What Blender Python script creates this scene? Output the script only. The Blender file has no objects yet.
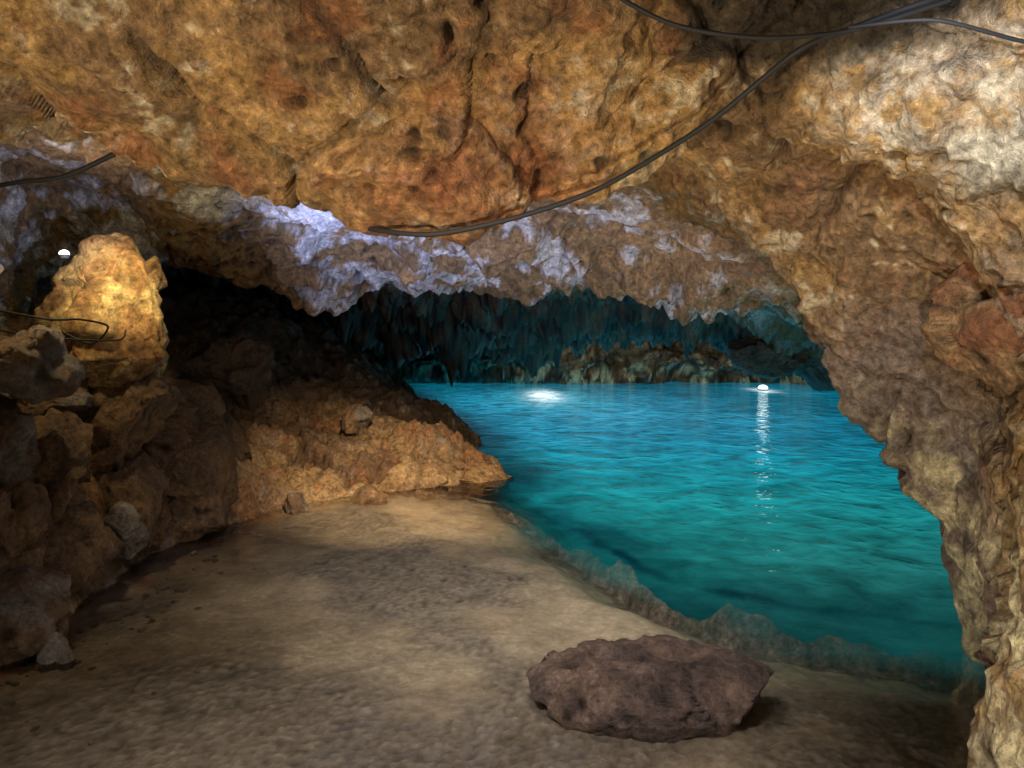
import bpy, bmesh, math
import numpy as np
from mathutils import Vector, Euler

# ------------------------------------------------------------------ noise
_r = np.random.RandomState(7)
PERM = _r.permutation(256); PERM = np.concatenate([PERM, PERM, PERM])
GR = _r.normal(size=(256, 3)); GR /= np.linalg.norm(GR, axis=1)[:, None]
RV = _r.rand(256, 3)
RN = _r.normal(size=(256, 3))

def hsh(i, j, k):
    return PERM[PERM[PERM[i & 255] + (j & 255)] + (k & 255)]

def perlin(P):
    P = np.asarray(P, dtype=np.float64)
    I = np.floor(P).astype(np.int64); F = P - I
    U = F * F * F * (F * (F * 6 - 15) + 10)
    out = np.zeros(len(P))
    for a in (0, 1):
        for b in (0, 1):
            for c in (0, 1):
                g = GR[hsh(I[:, 0] + a, I[:, 1] + b, I[:, 2] + c)]
                d = g[:, 0] * (F[:, 0] - a) + g[:, 1] * (F[:, 1] - b) + g[:, 2] * (F[:, 2] - c)
                w = (U[:, 0] if a else 1 - U[:, 0]) * (U[:, 1] if b else 1 - U[:, 1]) * (U[:, 2] if c else 1 - U[:, 2])
                out += w * d
    return out * 1.5

def fbm(P, o=4, g=0.5):
    s = 0; a = 1.0; f = 1.0
    for i in range(o):
        s = s + a * perlin(P * f + 17.3 * i); a *= g; f *= 2.03
    return s

def ridged(P, o=4):
    s = 0; a = 1.0; f = 1.0
    for i in range(o):
        s = s + a * (1 - 2 * np.abs(perlin(P * f + 31.7 * i))); a *= 0.5; f *= 2.1
    return s

def worley(P):
    I = np.floor(P).astype(np.int64)
    n = len(P)
    f1 = np.full(n, 9.0); f2 = np.full(n, 9.0); fac = np.zeros(n); cid = np.zeros(n, dtype=np.int64)
    for a in (-1, 0, 1):
        for b in (-1, 0, 1):
            for c in (-1, 0, 1):
                h = hsh(I[:, 0] + a, I[:, 1] + b, I[:, 2] + c)
                C = np.stack([I[:, 0] + a, I[:, 1] + b, I[:, 2] + c], 1) + RV[h]
                D = P - C
                d = np.sqrt((D ** 2).sum(1))
                m = d < f1
                f2 = np.where(m, f1, np.minimum(f2, d))
                f1 = np.where(m, d, f1)
                fac = np.where(m, (D * RN[h]).sum(1), fac)
                cid = np.where(m, h, cid)
    return f1, f2, fac, cid

def sm(a, b, x):
    t = np.clip((x - a) / (b - a), 0, 1)
    return t * t * (3 - 2 * t)

def rock_noise(P, facets=0.5):
    """returns (displacement, pit mask)"""
    W = np.stack([perlin(P * 1.7 + 5), perlin(P * 1.7 + 50), perlin(P * 1.7 + 90)], 1)
    W2 = np.stack([perlin(P * 6 + 5), perlin(P * 6 + 50), perlin(P * 6 + 90)], 1)
    Q = P + 0.22 * W + .04 * W2
    d = 0.52 * perlin(Q * 0.9)
    f1, f2, fa, _ = worley(Q * 1.5)
    d += 0.24 * (0.5 - f1) + facets * 0.24 * np.clip(fa, -0.6, 0.6)
    crack = np.exp(-((f2 - f1) / 0.05) ** 2) * sm(-.1, .3, perlin(P * 1.9 + 33))
    d -= 0.14 * crack
    f1, f2, fa, _ = worley(Q * 4.1 + 9)
    d += 0.08 * (0.5 - f1) + facets * 0.11 * np.clip(fa, -0.6, 0.6)
    d += 0.07 * ridged(Q * 3.1, 4)
    d += 0.07 * fbm(P * 8.0, 3, 0.62)
    f1, _, _, cid = worley(Q * 3.0 + 40)
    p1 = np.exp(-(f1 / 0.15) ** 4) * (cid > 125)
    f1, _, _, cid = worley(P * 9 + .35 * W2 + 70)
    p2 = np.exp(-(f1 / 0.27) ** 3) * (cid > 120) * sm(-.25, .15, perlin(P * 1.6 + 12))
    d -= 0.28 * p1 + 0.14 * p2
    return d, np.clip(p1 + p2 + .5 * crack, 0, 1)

# ------------------------------------------------------------------ colours
C_OCHRE = np.array([0.49, 0.295, 0.115]); C_BROWN = np.array([0.21, 0.128, 0.07])
C_RUST = np.array([0.33, 0.125, 0.05]); C_GREY = np.array([0.28, 0.245, 0.215])
C_PALE = np.array([0.60, 0.53, 0.40]); C_SAND = np.array([0.43, 0.355, 0.29])

def mixc(a, b, t):
    t = np.clip(t, 0, 1)[:, None]
    return a * (1 - t) + b * t

def cavecol(P, pit):
    n = len(P)
    x, y, z = P[:, 0], P[:, 1], P[:, 2]
    n1 = fbm(P * 1.3 + 3, 4); n2 = fbm(P * 2.6 + 30, 5, .6); n3 = fbm(P * 6 + 60, 4, .6); n4 = fbm(P * 14 + 9, 3, .6)
    c = np.tile(C_OCHRE, (n, 1))
    c = mixc(c, C_BROWN, sm(-.15, .45, n1 + .5 * n3) * .85)
    c = mixc(c, C_RUST, sm(.15, .6, n2) * .6)
    c = mixc(c, C_PALE, sm(.40, .70, -n2 + .5 * n4) * .6)
    c = mixc(c, C_GREY, sm(.2, .6, -n1 + .5 * n4) * .5)
    lip = np.exp(-((x + .15) / .5) ** 2 - ((y - 2.85) / .22) ** 2)
    c = mixc(c, C_RUST * .85, lip * (.9 + .8 * n2))
    c = mixc(c, C_BROWN * 1.15, sm(.5, 1.0, x) * sm(1.5, 2.4, z) * sm(-.4, .2, n2) * .55)
    mid = sm(3.5, 4.4, y) * (1 - sm(.7, 1.8, x) * (1 - sm(5.5, 7, y)) * .75)
    g = mixc(np.tile(np.array([.52, .50, .50]), (n, 1)), np.array([.23, .14, .06]), sm(-.12, .10, n2 * .8 + .6 * n1 + .25 * n3 + .12 * sm(-1.0, .5, x) + .5 * sm(-1.7, -2.1, x) * sm(-3.2, -2.8, x)))
    c = mixc(c, g, mid)
    pier = sm(1.2, 1.6, x + .25 * n2) * sm(2.7, 3.4, y + .3 * n1) * (1 - sm(1.4, 1.9, z)) * (1 - sm(4.6, 5.5, y))
    c = mixc(c, C_GREY * np.array([.9, .82, .86]), pier * .75)
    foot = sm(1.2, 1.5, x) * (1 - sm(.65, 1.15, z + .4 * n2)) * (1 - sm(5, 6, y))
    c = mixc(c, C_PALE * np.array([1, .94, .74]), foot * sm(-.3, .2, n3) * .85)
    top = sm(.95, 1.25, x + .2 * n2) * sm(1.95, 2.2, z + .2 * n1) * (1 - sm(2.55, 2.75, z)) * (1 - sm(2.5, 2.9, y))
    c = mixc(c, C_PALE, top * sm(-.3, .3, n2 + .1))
    c = mixc(c, np.array([.04, .03, .02]), sm(.45, .7, x) * sm(2.49, 2.62, z + .1 * n2) * sm(1, 2, y) * (1 - sm(3.2, 3.8, y)) * .93)  # shade of the top-right recess painted as near-black rock colour
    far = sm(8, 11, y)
    c = mixc(c, np.tile(np.array([.11, .06, .033]), (n, 1)) * (1 + 1.3 * n2[:, None]), far)  # far cave's dimness put into the rock colour, reddened against teal spill
    c = mixc(c, np.array([.40, .38, .28]), sm(15, 18, y) * (1 - sm(.5, .9, z + .3 * n1)) * sm(.0, .3, n1 + n2 * .5))
    c *= (1 + .38 * n3 + .38 * n4)[:, None]
    c *= (1 - .85 * pit)[:, None]  # darkness of pits and cracks baked into the colour as shade
    return np.clip(c, .012, .8)

# ------------------------------------------------------------------ mesh helpers
def grid_mesh(name, X, Y, Z, flip=False, smooth=True):
    nv, nu = X.shape
    co = np.stack([X, Y, Z], -1).reshape(-1, 3)
    i = np.arange(nu * nv).reshape(nv, nu)
    q = np.stack([i[:-1, :-1], i[:-1, 1:], i[1:, 1:], i[1:, :-1]], -1).reshape(-1, 4)
    if flip: q = q[:, ::-1]
    me = bpy.data.meshes.new(name)
    me.vertices.add(len(co)); me.vertices.foreach_set("co", co.astype(np.float32).ravel())
    me.loops.add(q.size); me.loops.foreach_set("vertex_index", q.astype(np.int32).ravel())
    me.polygons.add(len(q)); me.polygons.foreach_set("loop_start", (np.arange(len(q)) * 4).astype(np.int32))
    me.update(calc_edges=True)
    me.polygons.foreach_set("use_smooth", np.full(len(me.polygons), smooth))
    ob = bpy.data.objects.new(name, me); bpy.context.scene.collection.objects.link(ob)
    return ob

def set_col(me, name, c):
    a = me.color_attributes.new(name, 'FLOAT_COLOR', 'POINT')
    c4 = np.concatenate([c, np.ones((len(c), 1))], 1).astype(np.float32)
    a.data.foreach_set("color", c4.ravel())

def grid_normals(X, Y, Z):
    P = np.stack([X, Y, Z], -1)
    du = np.gradient(P, axis=1); dv = np.gradient(P, axis=0)
    N = np.cross(du, dv); N /= (np.linalg.norm(N, axis=-1, keepdims=True) + 1e-9)
    return N

def catmull(K, t):
    n = len(K); i = np.clip(np.floor(t).astype(int), 0, n - 2); f = t - i
    f = f.reshape((-1,) + (1,) * (K.ndim - 1))
    p0 = K[np.clip(i - 1, 0, n - 1)]; p1 = K[i]; p2 = K[i + 1]; p3 = K[np.clip(i + 2, 0, n - 1)]
    m1 = (p2 - p0) * .42; m2 = (p3 - p1) * .42
    return (2*f**3-3*f**2+1)*p1 + (f**3-2*f**2+f)*m1 + (-2*f**3+3*f**2)*p2 + (f**3-f**2)*m2

# ------------------------------------------------------------------ materials
def new_mat(name):
    m = bpy.data.materials.new(name); m.use_nodes = True
    nt = m.node_tree; nt.nodes.clear()
    return m, nt

def rock_material(name, rough=.62, spec=.4, bump=1.0, scale=1.0, contrast=1.0):
    m, nt = new_mat(name); N = nt.nodes; L = nt.links
    out = N.new('ShaderNodeOutputMaterial'); b = N.new('ShaderNodeBsdfPrincipled')
    L.new(b.outputs[0], out.inputs[0])
    at = N.new('ShaderNodeAttribute'); at.attribute_name = 'rockcol'
    tc = N.new('ShaderNodeTexCoord')
    nB = N.new('ShaderNodeTexNoise'); nB.inputs['Scale'].default_value = 26 * scale
    nB.inputs['Detail'].default_value = 6; nB.inputs['Roughness'].default_value = .76
    L.new(tc.outputs['Object'], nB.inputs['Vector'])
    r = N.new('ShaderNodeValToRGB'); cr = r.color_ramp
    lo = 1 - .62 * contrast; hi = 1 + .38 * contrast
    cr.elements[0].position = .34; cr.elements[0].color = (lo, lo * .94, lo * .88, 1)
    cr.elements[1].position = .60; cr.elements[1].color = (hi, hi * .99, hi * .96, 1)
    e2 = cr.elements.new(.68); k = 1 + 1.1 * contrast; e2.color = (k, k * 1.04, k * 1.1, 1)
    L.new(nB.outputs[0], r.inputs[0])
    mx = N.new('ShaderNodeMix'); mx.data_type = 'RGBA'; mx.blend_type = 'MULTIPLY'; mx.inputs[0].default_value = 1
    L.new(at.outputs['Color'], mx.inputs[6]); L.new(r.outputs[0], mx.inputs[7])
    L.new(mx.outputs[2], b.inputs['Base Color'])
    mr = N.new('ShaderNodeMapRange'); mr.inputs[3].default_value = rough - .2; mr.inputs[4].default_value = rough + .2
    mr.inputs[1].default_value = .35; mr.inputs[2].default_value = .65
    L.new(nB.outputs[0], mr.inputs[0]); L.new(mr.outputs[0], b.inputs['Roughness'])
    b.inputs['Specular IOR Level'].default_value = spec
    bp = N.new('ShaderNodeBump'); bp.inputs['Strength'].default_value = 1; bp.inputs['Distance'].default_value = .042 * bump
    L.new(nB.outputs[0], bp.inputs['Height']); L.new(bp.outputs[0], b.inputs['Normal'])
    return m

M_ROCK = rock_material("cave_rock", rough=.55, spec=.45)
M_BANK = rock_material("bank_rock", rough=.5)
M_FLOOR = rock_material("silt_floor", rough=.7, bump=.18, spec=.2, contrast=.42)
M_BOULD = rock_material("boulder_rock", rough=.5, scale=1.3, bump=.9, contrast=.85)

def simple_mat(name, col, rough=.5, emit=None, es=0):
    m, nt = new_mat(name); N = nt.nodes; L = nt.links
    out = N.new('ShaderNodeOutputMaterial'); b = N.new('ShaderNodeBsdfPrincipled'); L.new(b.outputs[0], out.inputs[0])
    n = N.new('ShaderNodeTexNoise'); n.inputs['Scale'].default_value = 30
    mr = N.new('ShaderNodeMapRange'); mr.inputs[3].default_value = rough - .1; mr.inputs[4].default_value = rough + .1
    L.new(n.outputs[0], mr.inputs[0]); L.new(mr.outputs[0], b.inputs['Roughness'])
    b.inputs['Base Color'].default_value = (*col, 1)
    if emit:
        b.inputs['Emission Color'].default_value = (*emit, 1); b.inputs['Emission Strength'].default_value = es
        m.cycles.emission_sampling = 'NONE'
    return m
M_CABLE = simple_mat("black_rubber", (.008, .008, .010), .75)
M_LAMPBODY = simple_mat("lamp_housing", (.05, .05, .05), .4)
M_GLASS_CYAN = simple_mat("lamp_lens_cool", (.8, .9, .9), .3, (.85, .98, 1.0), 1.8)
M_GLASS_WARM = simple_mat("lamp_lens_warm", (.9, .8, .7), .3, (1, .85, .6), 14)

# ------------------------------------------------------------------ cave shell (lofted sections, metres)
SEC = [
 (-3.0, [(-3.2,-.8),(-3.3,.5),(-3.2,1.3),(-3.0,2.2),(-2.3,2.9),(-1.3,3.2),(-.3,3.3),(.6,3.3),(1.4,3.2),(2.0,2.9),(2.5,2.2),(2.7,1.3),(2.7,.5),(2.7,-.8)]),
 (-0.5, [(-3.0,-.8),(-3.1,.5),(-3.0,1.3),(-2.8,2.2),(-2.2,2.9),(-1.2,3.15),(-.3,3.2),(.6,3.2),(1.3,3.2),(1.8,2.9),(2.2,2.2),(2.3,1.3),(2.2,.5),(2.1,-.8)]),
 (1.2,  [(-2.8,-.8),(-2.9,.5),(-2.8,1.3),(-2.6,2.2),(-2.0,2.9),(-1.2,3.05),(-.4,3.05),(.3,3.15),(.9,3.4),(1.4,3.2),(1.8,2.3),(1.95,1.5),(1.85,.7),(1.8,-.8)]),
 (2.0,  [(-2.6,-.8),(-2.7,.5),(-2.6,1.3),(-2.4,2.1),(-1.9,2.7),(-1.1,2.85),(-.4,2.8),(.3,2.95),(.85,3.65),(1.35,3.4),(1.62,2.35),(1.78,1.5),(1.72,.8),(1.62,-.8)]),
 (2.5,  [(-2.5,-.8),(-2.6,.5),(-2.5,1.3),(-2.4,2.0),(-1.9,2.50),(-1.1,2.52),(-.4,2.42),(.3,2.58),(.8,3.06),(1.2,2.90),(1.60,2.15),(1.78,1.5),(1.76,.8),(1.66,-.8)]),
 (2.95, [(-2.3,-.8),(-2.4,.4),(-2.45,1.2),(-2.4,1.9),(-2.1,2.36),(-1.55,2.32),(-.94,2.16),(-.33,1.99),(.36,2.24),(.85,2.52),(1.40,2.36),(1.80,1.9),(1.96,1.1),(1.92,-.8)]),
 (3.3,  [(-2.4,-.8),(-2.5,.4),(-2.55,1.2),(-2.6,1.9),(-2.4,2.7),(-1.55,2.72),(-.94,2.66),(-.33,2.60),(.36,2.55),(.88,2.45),(1.40,2.2),(1.83,1.7),(2.12,1.0),(2.28,-.8)]),
 (3.85, [(-2.6,-.8),(-2.8,.4),(-2.9,1.2),(-3.0,1.9),(-2.8,2.8),(-1.8,2.85),(-.94,2.78),(-.3,2.72),(.4,2.65),(1.0,2.36),(1.42,1.98),(1.72,1.38),(2.24,.78),(2.62,-.8)]),
 (4.5,  [(-2.9,-.8),(-3.1,.4),(-3.3,1.2),(-3.4,1.9),(-3.2,2.8),(-1.9,2.80),(-1.0,2.7),(-.2,2.65),(.5,2.55),(1.3,2.25),(2.1,2.1),(3.1,1.9),(3.6,.9),(3.6,-1.5)]),
 (5.7,  [(-3.6,-.8),(-3.8,.4),(-4.0,1.2),(-4.0,1.9),(-3.6,2.7),(-2.3,2.50),(-1.2,2.42),(-.3,2.42),(.6,2.38),(1.5,2.22),(2.4,1.95),(3.6,1.8),(4.4,.9),(4.5,-1.8)]),
 (7.0,  [(-4.4,-.8),(-4.6,.4),(-4.8,1.2),(-4.6,2.0),(-3.6,2.4),(-2.6,2.06),(-1.5,1.98),(-.2,2.08),(.8,2.02),(1.75,1.96),(2.75,1.75),(4.0,1.55),(5.1,.8),(5.2,-1.8)]),
 (8.0,  [(-5.0,-.8),(-5.2,.6),(-5.4,1.4),(-5.2,2.4),(-4.0,3.0),(-2.8,2.8),(-1.5,2.6),(-.2,2.6),(.9,2.5),(2.0,2.4),(3.2,1.9),(4.6,1.5),(5.8,.8),(6,-1.8)]),
 (10.5, [(-5.6,-.8),(-5.8,.6),(-6,1.4),(-5.8,2.4),(-4.6,3.0),(-2.8,2.6),(-1.5,2.2),(-.2,2.1),(1.2,2.15),(2.6,1.9),(4.0,1.35),(5.2,1.05),(7.2,.9),(7.5,-1.8)]),
 (14,   [(-6.4,-.8),(-6.6,.6),(-6.8,1.4),(-6.4,2.2),(-5,2.4),(-3,1.8),(-1.5,1.55),(0,1.45),(1.6,1.6),(3.4,1.65),(5.4,1.3),(7.4,1.1),(9.4,.9),(9.6,-1.8)]),
 (17.5, [(-6.4,-.8),(-6.6,.6),(-6.8,1.2),(-6.4,2.2),(-5,2.6),(-3,2.3),(-1.5,2.2),(0,2.2),(2,2.2),(4,2.2),(6.4,2.0),(8.6,1.8),(10.6,1),(10.8,-1.8)]),
 (21,   [(-6,-.8),(-6.2,.4),(-6.2,.9),(-5.8,1.4),(-4.6,1.7),(-3,1.5),(-1.5,1.8),(0,1.8),(2.2,1.7),(4.6,1.9),(7,1.6),(9,1.3),(10.8,.6),(11,-1.8)]),
 (22.5, [(-5.6,-1.2),(-5.8,.2),(-5.8,.4),(-5.4,.6),(-4.4,.8),(-3,.5),(-1.5,.6),(0,.5),(2.2,.45),(4.6,.6),(7,.4),(9,.4),(10.8,.1),(11,-1.8)]),
 (23.4, [(-5.4,-1.6),(-5.4,-1.4),(-5.4,-1.2),(-5.2,-1),(-4.2,-1),(-3,-1),(-1.5,-1),(0,-1),(2.2,-1),(4.6,-1),(7,-1),(9,-1),(10.8,-1.4),(11,-1.8)]),
]
K = np.array([[(p[0], y, p[1]) for p in pts] for y, pts in SEC], dtype=float)
nseg = len(SEC) - 1
dens = [10, 14, 44, 96, 110, 84, 84, 64, 54, 54, 50, 42, 36, 32, 38, 34, 12]
tv = np.concatenate([i + np.arange(d) / d for i, d in enumerate(dens)] + [np.array([nseg])])
nu = 740
tu = np.linspace(0, 13, nu)
S = catmull(K, tv)
S = np.transpose(S, (1, 0, 2)); G = catmull(S, tu); G = np.transpose(G, (1, 0, 2))
Nn = grid_normals(G[..., 0], G[..., 1], G[..., 2])
P = G.reshape(-1, 3)
d, pit = rock_noise(P, .75)
yy = P[:, 1]
amp = .36 * (1 + .6 * sm(8, 14, yy))
Nf = Nn.reshape(-1, 3)
cen = np.stack([P[:, 0] * 0.3, P[:, 1], np.full(len(P), 1.2)], 1)
sgn = np.sign(((cen - P) * Nf).sum(1).mean())
Nf = Nf * sgn
P2 = P + Nf * (d * amp)[:, None]
zone = sm(5.0, 6.5, yy) * (1 - sm(20, 22, yy)) * sm(1.0, 1.7, P[:, 2])
Wp = np.stack([P[:, 0] * 1.5, P[:, 1] * 1.3, P[:, 2] * .6], 1)
sp = np.clip(fbm(Wp + 4, 5, .55), -.2, .8)
P2[:, 2] -= zone * sp * (.28 + .25 * sm(8, 11, yy))
drip = np.clip(fbm(np.stack([P[:, 0] * 2.6, P[:, 1] * 2.6, P[:, 2] * 0], 1), 3, .6) - .2, 0, 1) * sm(9, 11, yy) * (1 - sm(18, 20, yy))
P2[:, 2] -= drip * .5 * sm(.9, 1.3, P[:, 2])
farz = sm(16, 20, yy)
P2[:, 1] -= farz * 1.5 * np.clip(ridged(np.stack([P[:, 0] * .7, P[:, 1] * .25, P[:, 2] * .8], 1) + 9, 5) - .2, -1, 2) * .5
P2 = P2.reshape(G.shape)
shell = grid_mesh("cave_wall", P2[..., 0], P2[..., 1], P2[..., 2], flip=(sgn < 0))
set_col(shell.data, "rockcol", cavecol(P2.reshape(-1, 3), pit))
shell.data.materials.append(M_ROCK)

# ------------------------------------------------------------------ floor, bank, lake bed (one sheet)
BANK = [(-2.5,-3),(-2.5,2),(-2.36,3.4),(-2.45,4.3),(-2.52,5.1),(-2.4,5.9),(-1.9,6.7),(-1.2,7.2),(-.4,7.75),(0.05,8.4),(-.4,9.1),(-.3,10.4),(-.7,12),(-1.5,14.5),(-2.1,17),(-3,20),(-4,24)]
LAKE = [(4.5,-3),(3.2,2.4),(2.25,3.10),(1.88,3.30),(1.36,3.58),(.85,4.00),(.36,4.7),(.0,5.6),(-.20,6.9),(-.25,7.6),(-.25,7.9),(-.6,8.3),(-1.5,8.6),(-6,9)]
RIDGE = [(4.0,3.4),(2.7,3.85),(2.0,4.12),(1.55,4.30),(1.16,4.60),(.66,5.5),(.20,6.5),(-.10,7.1)]
def seg_dist(x, y, pts):
    best = np.full(x.shape, 1e9); sg = np.zeros(x.shape)
    for (x0, y0), (x1, y1) in zip(pts[:-1], pts[1:]):
        dx, dy = x1 - x0, y1 - y0
        t = np.clip(((x - x0) * dx + (y - y0) * dy) / (dx * dx + dy * dy), 0, 1)
        ex, ey = x - (x0 + t * dx), y - (y0 + t * dy)
        dd = np.hypot(ex, ey); s = np.sign(dx * ey - dy * ex)
        m = dd < best; sg = np.where(m, s, sg); best = np.where(m, dd, best)
    return best * sg
EK = np.array([0, .25, .5, .9, 1.4, 2.0, 3.0, 4.5])
YK = np.array([-3, 3, 4.5, 5.4, 6.2, 7.0, 8.0, 9.0, 11, 24])
HT = np.array([
 [0, .3, .5, .8, 1.0, 1.1, 1.2, 1.3],
 [0, .4, .7, 1.0, 1.1, 1.2, 1.3, 1.4],
 [0, .6, .9, 1.15, 1.3, 1.4, 1.5, 1.6],
 [0, .55, 1.0, 1.3, 1.4, 1.5, 1.6, 1.7],
 [0, .35, .7, 1.15, 1.5, 1.7, 1.8, 1.9],
 [0, .12, .22, .36, .75, 1.35, 1.7, 1.9],
 [0, .12, .22, .34, .40, .48, 1.10, 1.9],
 [0, .06, .12, .22, .38, .70, 1.4, 2.0],
 [0, .12, .24, .46, .80, 1.3, 1.8, 2.2],
 [0, .2, .36, .60, .90, 1.3, 1.8, 2.0]])
def bank_h(e, y):
    iy = np.clip(np.searchsorted(YK, y) - 1, 0, len(YK) - 2); fy = np.clip((y - YK[iy]) / (YK[iy + 1] - YK[iy]), 0, 1); fy = fy * fy * (3 - 2 * fy)
    ie = np.clip(np.searchsorted(EK, e) - 1, 0, len(EK) - 2); fe = np.clip((e - EK[ie]) / (EK[ie + 1] - EK[ie]), 0, 1)
    a = HT[iy, ie] * (1 - fe) + HT[iy, ie + 1] * fe; b = HT[iy + 1, ie] * (1 - fe) + HT[iy + 1, ie + 1] * fe
    return a * (1 - fy) + b * fy
def ground(x, y, detail=True):
    P = np.stack([x, y, np.zeros_like(x)], 1)
    wx = x + .14 * perlin(P * 1.3 + 7) + .06 * perlin(P * 5 + 7); wy = y + .14 * perlin(P * 1.3 + 70) + .06 * perlin(P * 5 + 70)
    dl = -seg_dist(wx, wy, LAKE)
    side = -seg_dist(wx, wy, RIDGE)
    dr = np.abs(side)
    h = -.04 + .022 * fbm(P * 1.2, 4) + .02 * sm(-.5, -2, x) - .04 * sm(-.9, 0, dl)
    h = h - .20 * sm(-.1, .6, dl) - 1.5 * sm(.05, 1.6, np.where(wy > 7.0, dl - .30, side))
    f1, f2, fa, _ = worley(P * 5.5 + 3)
    f1b, _, _, _ = worley(P * 2.1 + 31)
    rid = np.exp(-(dr / (.20 + .10 * perlin(P * 1.7 + 80))) ** 2)
    h = np.maximum(h, -.34 + rid * (.20 + .12 * (.5 - f1) + .22 * (.5 - f1b)) - (1 - rid) * 1.0)
    e = seg_dist(wx, wy, BANK)
    hb = bank_h(np.maximum(e, 0), y)
    pit = np.zeros_like(x)
    if detail:
        P3 = np.stack([x, y, hb * .8], 1)
        rn, pit = rock_noise(P3 + 11, 1.1)
        hb = hb + rn * (.12 + .34 * sm(-.1, .5, e)) * sm(-.3, .2, e)
    h = np.where(e > 0, h * (1 - sm(0, .2, e)) + hb * sm(0, .2, e), h)
    return h, dl, e, dr, side, pit

nx, ny = 700, 840
u = np.linspace(-1, 1, nx); xs = np.sinh(u * 1.9) / np.sinh(1.9) * 8.8 + .4 + 1.6 * np.clip(u, 0, 1) ** 2
ts = np.linspace(0, 1, ny); ys = -3 + 3.5 * np.clip(ts / .10, 0, 1) + np.clip((ts - .10) / .90, 0, 1) ** 1.75 * 24
GX, GY = np.meshgrid(xs, ys)
h, dl, e, dr, side, pitg = ground(GX.ravel(), GY.ravel())
Pg = np.stack([GX.ravel(), GY.ravel(), h], 1)
f1, _, _, _ = worley(Pg * np.array([30, 30, 0]) + 3)
grav = sm(.05, .65, fbm(Pg * np.array([.9, .9, 0]) + 8, 4) + sm(.5, -.8, Pg[:, 0]) * .35 + sm(4.2, 2.9, Pg[:, 1]) * .55)
h2 = h + .004 * fbm(Pg * 9, 3) + .018 * (.5 - f1) * grav + sm(.05, .4, e) * .03 * ridged(Pg * 6, 4)
Pg[:, 2] = h2
fl = grid_mesh("cave_floor", GX, GY, h2.reshape(GX.shape))
n1 = fbm(Pg * 1.1 + 5, 4); n2 = fbm(Pg * 2.6 + 30, 5, .6); n3 = fbm(Pg * 7 + 60, 4, .6)
csand = np.tile(C_SAND, (len(Pg), 1)); csand = mixc(csand, np.array([.36, .285, .225]), sm(-.2, .5, n1)); csand = mixc(csand, np.array([.26, .21, .175]), sm(.0, .6, n2) * .6)
csand = mixc(csand, np.array([.22, .185, .17]) * (1 + 1.4 * (.5 - f1))[:, None], grav * .9)
csand *= (1 + .18 * n3)[:, None]
cb = mixc(np.tile(np.array([.48, .31, .16]), (len(Pg), 1)), np.array([.22, .13, .075]), sm(-.2, .5, n1 + .3 * n3)); cb = mixc(cb, np.array([.40, .18, .075]), sm(.1, .5, n2) * .7)
cb = mixc(cb, np.array([.13, .08, .05]), sm(8.6, 9.8, Pg[:, 1]))
cb = mixc(cb, C_GREY, sm(.3, .6, n3) * .5)
cb *= ((1 + .35 * n3) * (1 - .75 * pitg))[:, None]  # pit shade baked into the bank colour too
cc = mixc(csand, cb, sm(-.15, .12, e + .15 * n2))
cc = mixc(cc, np.array([.26, .27, .20]), sm(-.15, .35, dl) * .8 * (e < 0))
nr2 = fbm(Pg * np.array([11, 11, 4]), 3)
cc = mixc(cc, np.array([.27, .205, .175]) * np.clip(1 + 1.1 * nr2, .2, 2)[:, None], np.exp(-(dr / .24) ** 2) * .95 * (e < 0))
cc = mixc(cc, np.array([.03, .17, .18]), sm(.2, .7, side) * (dl > .2) * (e < 0))  # teal tint of light through deep water painted onto the bed
set_col(fl.data, "rockcol", np.clip(cc, .01, .8))
fl.data.materials.append(M_FLOOR); fl.data.materials.append(M_BANK)
eq = e.reshape(GX.shape)[:-1, :-1].ravel(); dq = dr.reshape(GX.shape)[:-1, :-1].ravel()
fl.data.polygons.foreach_set("material_index", ((eq > 0.02) | (dq < .2)).astype(np.int32))

# ------------------------------------------------------------------ water
wxs = np.linspace(-1, 1, 360); wxs = .9 + np.sinh(wxs * 1.8) / np.sinh(1.8) * 8.9 + .8 * np.clip(wxs, 0, 1) ** 2
wys = -3 + 26 * np.linspace(0, 1, 480) ** 1.35
WX, WY = np.meshgrid(wxs, wys)
wx, wy = WX.ravel(), WY.ravel()
hw, dlw, ew, drw, sdw, _ = ground(wx, wy, detail=False)
depth = np.clip(-hw, 0, 3)
scat = (1 - np.exp(-np.clip(depth - .09, 0, 3) * 2.2)) * sm(-.5, .2, dlw)
def gl(cx, cy, r, k=.8): return np.exp(-(((wx - cx) ** 2 + ((wy - cy) * k) ** 2) / r ** 2))
b = .62 + .40 * gl(.8, 9.0, 3.0) + .95 * gl(.75, 16.0, 3.0) + .40 * gl(3.0, 13, 3.5) + .5 * gl(6.8, 19.0, 1.6)  # lamp-lit pools and dimmer patches of the lake painted as emission brightness
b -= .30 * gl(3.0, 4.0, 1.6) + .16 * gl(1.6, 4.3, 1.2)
b *= 1 - .75 * sm(-.9, .0, ew)  # dims the painted glow towards the bank
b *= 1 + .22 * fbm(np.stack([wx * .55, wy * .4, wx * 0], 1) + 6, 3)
spot = gl(.78, 18.0, .36, .26); spot2 = gl(6.65, 19.6, .26, .4)  # white glare over each lamp painted as ellipses in the water emission
halo = gl(.78, 17.5, 1.1, .45)  # soft painted glow around the first lamp
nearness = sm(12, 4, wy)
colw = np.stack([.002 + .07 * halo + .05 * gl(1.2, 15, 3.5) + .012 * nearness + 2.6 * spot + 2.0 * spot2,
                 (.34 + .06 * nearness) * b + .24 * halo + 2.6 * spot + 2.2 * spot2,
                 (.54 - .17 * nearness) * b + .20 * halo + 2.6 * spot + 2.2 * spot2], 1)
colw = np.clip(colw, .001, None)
wat = grid_mesh("lake_water", WX, WY, np.zeros_like(WX))
set_col(wat.data, "glow", colw)
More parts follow.
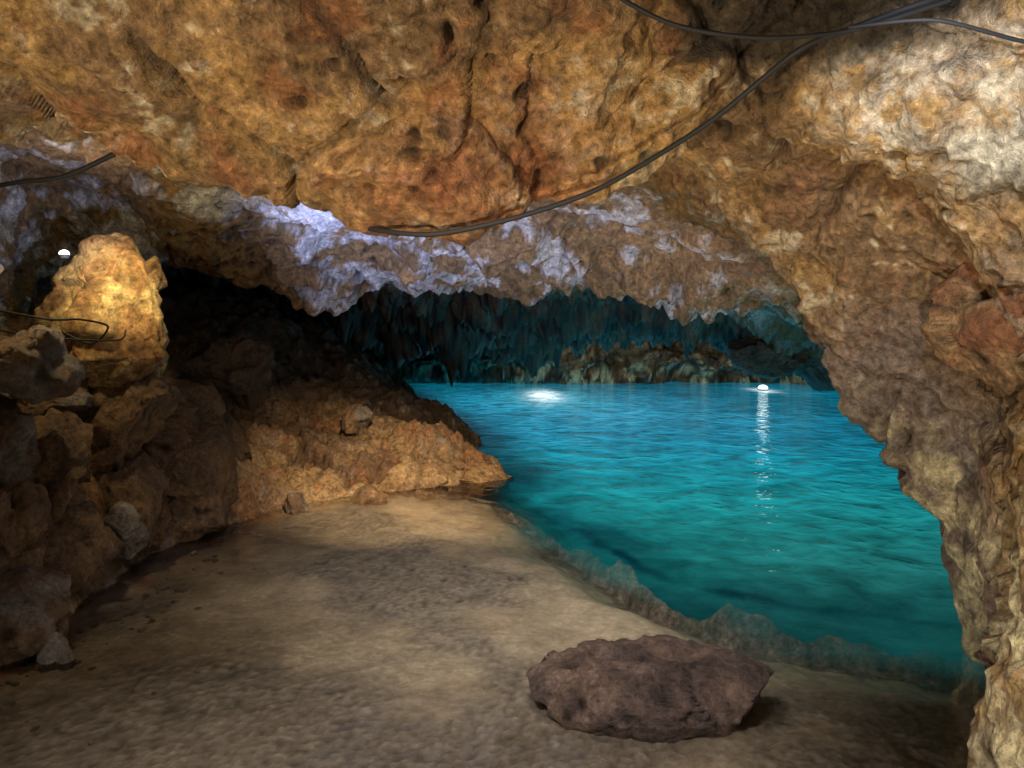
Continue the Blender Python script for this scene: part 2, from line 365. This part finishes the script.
a = wat.data.attributes.new("scat", 'FLOAT', 'POINT'); a.data.foreach_set("value", scat.astype(np.float32))
m, nt = new_mat("turquoise_water"); N = nt.nodes; L = nt.links
m.cycles.emission_sampling = 'NONE'
out = N.new('ShaderNodeOutputMaterial')
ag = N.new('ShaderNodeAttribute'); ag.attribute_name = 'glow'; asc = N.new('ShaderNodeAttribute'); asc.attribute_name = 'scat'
tc = N.new('ShaderNodeTexCoord')
def wnoise(s, sx, sy, d, rot=0, dist=.5):
    mp = N.new('ShaderNodeMapping'); mp.inputs['Scale'].default_value = (sx, sy, 1); mp.inputs['Rotation'].default_value = (0, 0, rot)
    L.new(tc.outputs['Object'], mp.inputs[0]); n = N.new('ShaderNodeTexNoise'); n.inputs['Scale'].default_value = s
    n.inputs['Detail'].default_value = d; n.inputs['Distortion'].default_value = dist; L.new(mp.outputs[0], n.inputs['Vector']); return n
w1 = wnoise(1.7, 1.0, 1.0, 3, .5, 1.0); w2 = wnoise(5.5, 1.0, 1.1, 2, -.5, .6)
ad = N.new('ShaderNodeMath'); ad.operation = 'MULTIPLY_ADD'; L.new(w2.outputs[0], ad.inputs[0]); ad.inputs[1].default_value = .5; L.new(w1.outputs[0], ad.inputs[2])
mr = N.new('ShaderNodeMapRange'); mr.inputs[1].default_value = .52; mr.inputs[2].default_value = .98; mr.inputs[3].default_value = .55; mr.inputs[4].default_value = 1.5
L.new(ad.outputs[0], mr.inputs[0])
em = N.new('ShaderNodeEmission'); L.new(ag.outputs['Color'], em.inputs[0]); L.new(mr.outputs[0], em.inputs[1])  # surface emits in place of light scattered inside the water
bp = N.new('ShaderNodeBump'); bp.inputs['Distance'].default_value = .05; L.new(ad.outputs[0], bp.inputs['Height'])
bs = N.new('ShaderNodeMapRange'); bs.inputs[3].default_value = .22; bs.inputs[4].default_value = 1.0; L.new(asc.outputs['Fac'], bs.inputs[0]); L.new(bs.outputs[0], bp.inputs['Strength'])
tr = N.new('ShaderNodeBsdfTransparent'); tr.inputs[0].default_value = (.93, .95, .92, 1)
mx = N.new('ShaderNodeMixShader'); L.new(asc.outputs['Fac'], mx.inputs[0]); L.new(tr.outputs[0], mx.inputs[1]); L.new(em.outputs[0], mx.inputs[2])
gs = N.new('ShaderNodeBsdfGlossy'); gs.inputs['Roughness'].default_value = .07; gs.inputs[0].default_value = (.95, .95, .95, 1); L.new(bp.outputs[0], gs.inputs['Normal'])
fr = N.new('ShaderNodeFresnel'); fr.inputs[0].default_value = 1.4; L.new(bp.outputs[0], fr.inputs['Normal'])
mx2 = N.new('ShaderNodeMixShader'); L.new(fr.outputs[0], mx2.inputs[0]); L.new(mx.outputs[0], mx2.inputs[1]); L.new(gs.outputs[0], mx2.inputs[2])
L.new(mx2.outputs[0], out.inputs[0])
wat.data.materials.append(m)

# ------------------------------------------------------------------ boulders
def boulder(name, loc, size, seed, col, col2, rot=(0, 0, 0), sub=6, facet=.9, amp=.2, mat=None, shape=None, planes=12, cut=(.5, .85)):
    bm = bmesh.new(); bmesh.ops.create_icosphere(bm, subdivisions=sub, radius=1)
    me = bpy.data.meshes.new(name); bm.to_mesh(me); bm.free()
    n = len(me.vertices); co = np.empty(n * 3, dtype=np.float32); me.vertices.foreach_get("co", co); co = co.reshape(-1, 3).astype(float)
    nr = co.copy()
    rs = np.random.RandomState(seed)
    co = np.sign(co) * np.abs(co) ** .75
    for k in range(planes):
        nn = rs.normal(size=3); nn /= np.linalg.norm(nn); dd = rs.uniform(*cut)
        over = np.maximum(co @ nn - dd, 0); co -= over[:, None] * nn * .93
    if shape is not None: co = shape(co)
    Q = co * np.array(size)
    R = np.array(Euler(rot).to_matrix())
    Q = Q @ R.T; nr = nr @ R.T
    s = float(np.mean(size))
    f1, f2, fa, _ = worley(Q / s * 1.1 + seed * 3.7)
    dd = facet * .35 * np.clip(fa, -.7, .7) + .2 * perlin(Q / s * 1.2 + seed)
    W = Q + np.array(loc)
    rn, pit = rock_noise(W + seed, facet)
    dd = dd * s * amp * 2 + rn * min(.2, s * .45)
    f1, f2, fa, _ = worley(W * 9 + seed)
    dd += .015 * (.5 - f1) + .012 * fbm(W * 18, 3)
    Q = Q + nr * dd[:, None] + np.array(loc)
    me.vertices.foreach_set("co", Q.astype(np.float32).ravel()); me.update()
    me.polygons.foreach_set("use_smooth", np.full(len(me.polygons), True))
    c = mixc(np.tile(np.array(col), (n, 1)), np.array(col2), sm(-.3, .4, fbm(Q * 4 + seed, 5, .6)))
    c *= ((1 - .7 * pit) * (1 + .4 * fbm(Q * 9, 3)))[:, None]  # pit shade baked into the boulder colour
    set_col(me, "rockcol", np.clip(c, .01, .85))
    me.materials.append(mat or M_BOULD)
    ob = bpy.data.objects.new(name, me); bpy.context.scene.collection.objects.link(ob)
    return ob

def flatrock(c):
    c = c.copy(); c[:, 2] = np.where(c[:, 2] > 0, c[:, 2] * (1 - .3 * np.abs(c[:, 0]) ** 2 - .15 * c[:, 0]), c[:, 2]); return c
boulder("flat_boulder", (.65, 3.26, .03), (.57, .29, .165), 8, (.15, .11, .108), (.25, .175, .15), rot=(0, 0, -.06), amp=.05, shape=flatrock, cut=(.72, .92), planes=9)
def slab(c):
    c = c.copy(); c[:, 0] *= (1 + .12 * c[:, 2]); c[:, 2] += .10 * c[:, 0]; return c
boulder("rock_outcrop", (-2.68, 4.95, 1.70), (.52, .42, .58), 52, (.60, .42, .19), (.36, .20, .08), rot=(.05, -.1, .25), amp=.30, mat=M_ROCK, shape=slab, planes=18, cut=(.5, .8))
B = (.22, .14, .085); Gy = (.27, .23, .205); Rr = (.31, .185, .095)
for loc, size, sd, c1, c2 in [
    ((-2.72, 5.15, 1.0), (.50, .40, .55), 11, B, Rr),
    ((-2.74, 5.2, .45), (.45, .42, .5), 12, Rr, B),
    ((-3.05, 4.7, 1.25), (.40, .34, .36), 13, Gy, B),
    ((-2.54, 4.85, .30), (.18, .16, .22), 14, Gy, (.42, .38, .33)),
    ((-2.62, 3.95, 1.42), (.20, .26, .26), 15, Gy, B),
    ((-2.75, 3.95, 1.02), (.30, .26, .24), 16, B, Gy),
    ((-2.70, 3.85, .58), (.32, .30, .34), 17, Rr, B),
    ((-2.62, 3.75, .12), (.28, .34, .26), 18, B, Gy),
    ((-2.62, 4.35, .25), (.24, .26, .3), 19, B, Rr),
    ((-2.85, 4.4, .75), (.36, .32, .38), 20, B, Rr),
    ((-3.15, 4.1, 1.85), (.26, .30, .30), 21, Gy, B),
    ((-2.65, 5.8, .45), (.45, .5, .5), 22, Rr, B),
    ((-3.0, 6.4, .70), (.70, .8, .75), 23, B, Rr),
    ((-1.75, 8.3, .58), (.18, .18, .15), 24, Rr, Gy),
    ((-.95, 7.65, .04), (.52, .30, .22), 25, (.46, .30, .16), Rr),
    ((-.36, 8.05, .0), (.44, .28, .14), 26, (.44, .27, .13), Rr),
    ((-3.3, 8.6, 1.1), (.6, .6, .5), 27, B, B),
    ((-2.25, 3.6, -.04), (.14, .12, .09), 28, Gy, B),
    ((-1.35, 7.0, -.02), (.22, .16, .12), 31, Rr, B),
    ((-.85, 7.3, -.06), (.16, .12, .10), 32, Rr, B),
    ((-1.9, 6.6, -.02), (.16, .14, .12), 33, B, Gy),
]:
    boulder("boulder", loc, size, sd, c1, c2, rot=(sd * .7, sd * 1.3, sd) if sd not in (25, 26) else (.05, .12, .35), sub=6 if max(size) > .3 else 5)
boulder("wall_rock", (2.12, 2.95, 1.60), (.40, .40, .52), 44, (.38, .23, .11), (.33, .14, .065), rot=(.1, .15, .3), amp=.25, mat=M_ROCK, cut=(.5, .85), planes=16)
boulder("hanging_rock", (4.15, 10.2, 1.38), (1.2, .9, .5), 43, (.10, .08, .07), (.16, .12, .10), amp=.3, mat=M_ROCK)

# small stones on the bed: one mesh
rs = np.random.RandomState(4)
bm = bmesh.new()
NP_ = 160
pxs = -2.35 + np.abs(rs.normal(size=NP_)) * .3; pys = rs.uniform(2.4, 6.4, NP_)
phs = ground(pxs, pys, False)[0]
for px, py, hh in zip(pxs, pys, phs):
    r = .006 + .022 * rs.rand() ** 3
    res = bmesh.ops.create_icosphere(bm, subdivisions=2, radius=r)
    sx, sy, sz = rs.uniform(.7, 1.4, 3)
    for v in res['verts']:
        v.co = Vector((v.co.x * sx + px, v.co.y * sy + py, v.co.z * sz * .7 + hh)) + Vector(rs.normal(size=3) * r * .08)
me = bpy.data.meshes.new("gravel"); bm.to_mesh(me); bm.free()
set_col(me, "rockcol", np.tile(np.array([.28, .22, .18]), (len(me.vertices), 1))); me.materials.append(M_BOULD)
bpy.context.scene.collection.objects.link(bpy.data.objects.new("gravel", me))

# ------------------------------------------------------------------ cables
def cable(pts, r=.009, name="electric_cable"):
    cu = bpy.data.curves.new(name, 'CURVE'); cu.dimensions = '3D'; cu.bevel_depth = r; cu.bevel_resolution = 4
    K = np.array(pts, float); t = np.linspace(0, len(K) - 1, len(K) * 12); C = catmull(K, t)
    s = cu.splines.new('POLY'); s.points.add(len(C) - 1)
    for p, c in zip(s.points, C): p.co = (*c, 1)
    cu.materials.append(M_CABLE)
    ob = bpy.data.objects.new(name, cu); bpy.context.scene.collection.objects.link(ob); return ob
cable([(1.35, 2.2, 2.62), (1.04, 2.25, 2.52), (.92, 2.4, 2.50), (.69, 2.62, 2.33), (.33, 2.68, 2.12), (.03, 2.70, 2.015), (-.26, 2.72, 1.955), (-.45, 2.80, 1.97), (-.62, 2.95, 2.03), (-.8, 3.15, 2.25)], .0095)
cable([(1.3, 2.2, 2.58), (1.0, 2.2, 2.49), (.72, 2.2, 2.47), (.45, 2.2, 2.52), (.2, 2.15, 2.66), (.1, 2.1, 2.9)], .007)
cable([(1.0, 2.2, 2.50), (1.2, 2.1, 2.48), (1.45, 2.1, 2.42), (1.7, 2.1, 2.38)], .006)
cable([(-2.3, 3.1, 2.18), (-2.0, 3.0, 2.2), (-1.8, 2.98, 2.22), (-1.55, 2.95, 2.32)], .010)
cable([(-2.9, 4.1, 1.72), (-2.6, 4.15, 1.66), (-2.45, 4.2, 1.66), (-2.35, 4.3, 1.62), (-2.5, 4.4, 1.52), (-2.7, 4.4, 1.6)], .006)
cable([(-2.95, 4.1, 1.62), (-2.6, 4.1, 1.56), (-2.3, 4.3, 1.54), (-2.35, 4.5, 1.6)], .005)

# ------------------------------------------------------------------ lamps (fixtures)
def fixture(name, loc, r, lens, flat=.5):
    root = bpy.data.objects.new(name, None); root.location = loc; bpy.context.scene.collection.objects.link(root)
    for nm, rr, zz, hgt, mt in (("housing", r * 1.15, -r * .55, r * .8, M_LAMPBODY), ("lens", r, 0, r * flat, lens)):
        bm = bmesh.new()
        if nm == "housing": bmesh.ops.create_cone(bm, segments=24, radius1=rr * .7, radius2=rr, depth=hgt, cap_ends=True)
        else:
            bmesh.ops.create_uvsphere(bm, u_segments=24, v_segments=12, radius=1)
            for v in bm.verts: v.co = Vector((v.co.x * rr, v.co.y * rr, v.co.z * hgt))
        me = bpy.data.meshes.new(nm); bm.to_mesh(me); bm.free(); me.materials.append(mt)
        o = bpy.data.objects.new(nm, me); o.location = (0, 0, zz); o.parent = root; bpy.context.scene.collection.objects.link(o)
fixture("underwater_lamp", (.78, 18.0, -.25), .25, M_GLASS_CYAN, .25)
fixture("underwater_lamp", (6.65, 19.6, .06), .13, M_GLASS_CYAN, .7)
fixture("spot_lamp", (-2.70, 4.46, 2.06), .028, M_GLASS_WARM, .8)

def light(kind, name, loc, tgt, col, power, size=.1, angle=60, blend=.8):
    ld = bpy.data.lights.new(name, kind); ld.color = col; ld.energy = power
    if kind == 'SPOT': ld.spot_size = math.radians(angle); ld.spot_blend = blend; ld.shadow_soft_size = size
    elif kind == 'AREA': ld.size = size
    else: ld.shadow_soft_size = size
    o = bpy.data.objects.new(name, ld); o.location = loc
    if tgt is not None: o.rotation_euler = (Vector(tgt) - Vector(loc)).to_track_quat('-Z', 'Y').to_euler()
    bpy.context.scene.collection.objects.link(o); return o
WARM = (1, .83, .57); COOL = (.86, .92, 1.0); BLUE = (.42, .52, 1.0)
light('SPOT', "ceiling_light", (-1.7, -.1, .5), (-.5, 2.6, 2.6), WARM, 600, .04, 68, 1)
light('SPOT', "ceiling_light", (.2, .2, .5), (1.3, 3.2, 2.0), WARM, 310, .04, 62, 1)
light('POINT', "outcrop_light", (-2.50, 4.20, 2.22), None, (1, .80, .42), 20, .03)
light('SPOT', "outcrop_light", (-1.7, 3.7, 2.35), (-2.6, 4.9, 1.85), (1, .80, .44), 200, .03, 28, .8)
light('SPOT', "bank_light", (-.9, 5.0, 2.25), (-.85, 7.2, .2), (1, .76, .46), 520, .04, 74, 1)
light('SPOT', "crust_fill", (-1.4, 4.6, 1.4), (-.9, 5.7, 2.4), BLUE, 240, .05, 100, 1)  # unseen blue spots without fixture, added to tint the middle ceiling
light('SPOT', "crust_fill", (1.0, 5.0, .9), (.6, 6.2, 2.3), (.72, .72, 1), 100, .05, 130, 1)
light('SPOT', "crust_fill", (-2.1, 3.9, 1.9), (-3.2, 4.8, 2.6), BLUE, 80, .05, 70, 1)
light('SPOT', "wall_fill", (.8, 1.4, 2.3), (1.55, 2.4, 2.25), COOL, 105, .05, 60, .8)  # unseen spots added by the right wall, in place of daylight
light('SPOT', "wall_fill", (.9, 1.4, .9), (1.75, 2.7, .40), (.98, .95, .82), 95, .1, 56, 1)
light('SPOT', "lake_light", (2.4, 17.6, .35), (3.2, 21, .3), (.80, 1, .80), 330, .15, 110, 1)
light('SPOT', "lake_light", (6.2, 17.2, .4), (6.6, 20, .6), (.80, 1, .85), 160, .15, 110, 1)
light('SPOT', "floor_fill", (.1, 3.75, 2.35), (.25, 5.0, 0), (1, .92, .80), 240, .3, 104, 1)  # unseen spot added behind the lip to fill the dark floor band
light('SPOT', "floor_fill", (-.6, 1.0, 2.6), (0, 3.3, 0), (1, .90, .78), 290, .25, 84, 1)  # unseen spot added to brighten the front floor

# ------------------------------------------------------------------ world
w = bpy.data.worlds.new("World"); bpy.context.scene.world = w; w.use_nodes = True
nt = w.node_tree; bg = nt.nodes.get('Background') or nt.nodes.new('ShaderNodeBackground')
sky = nt.nodes.new('ShaderNodeTexSky'); sky.sky_type = 'NISHITA'; sky.sun_disc = False
sky.sun_elevation = math.radians(35); sky.sun_rotation = math.radians(180)
nt.links.new(sky.outputs[0], bg.inputs[0]); bg.inputs[1].default_value = .10

# ------------------------------------------------------------------ camera
cam = bpy.data.cameras.new("camera"); co = bpy.data.objects.new("camera", cam)
co.location = (0, 0, 1.6); co.rotation_euler = (math.radians(90), 0, 0)
cam.lens = 26; cam.sensor_width = 36; cam.shift_y = -.0527; cam.clip_end = 200; cam.clip_start = .05
bpy.context.scene.collection.objects.link(co); bpy.context.scene.camera = co
sc = bpy.context.scene
sc.view_settings.view_transform = 'Standard'; sc.view_settings.look = 'None'; sc.view_settings.exposure = 0
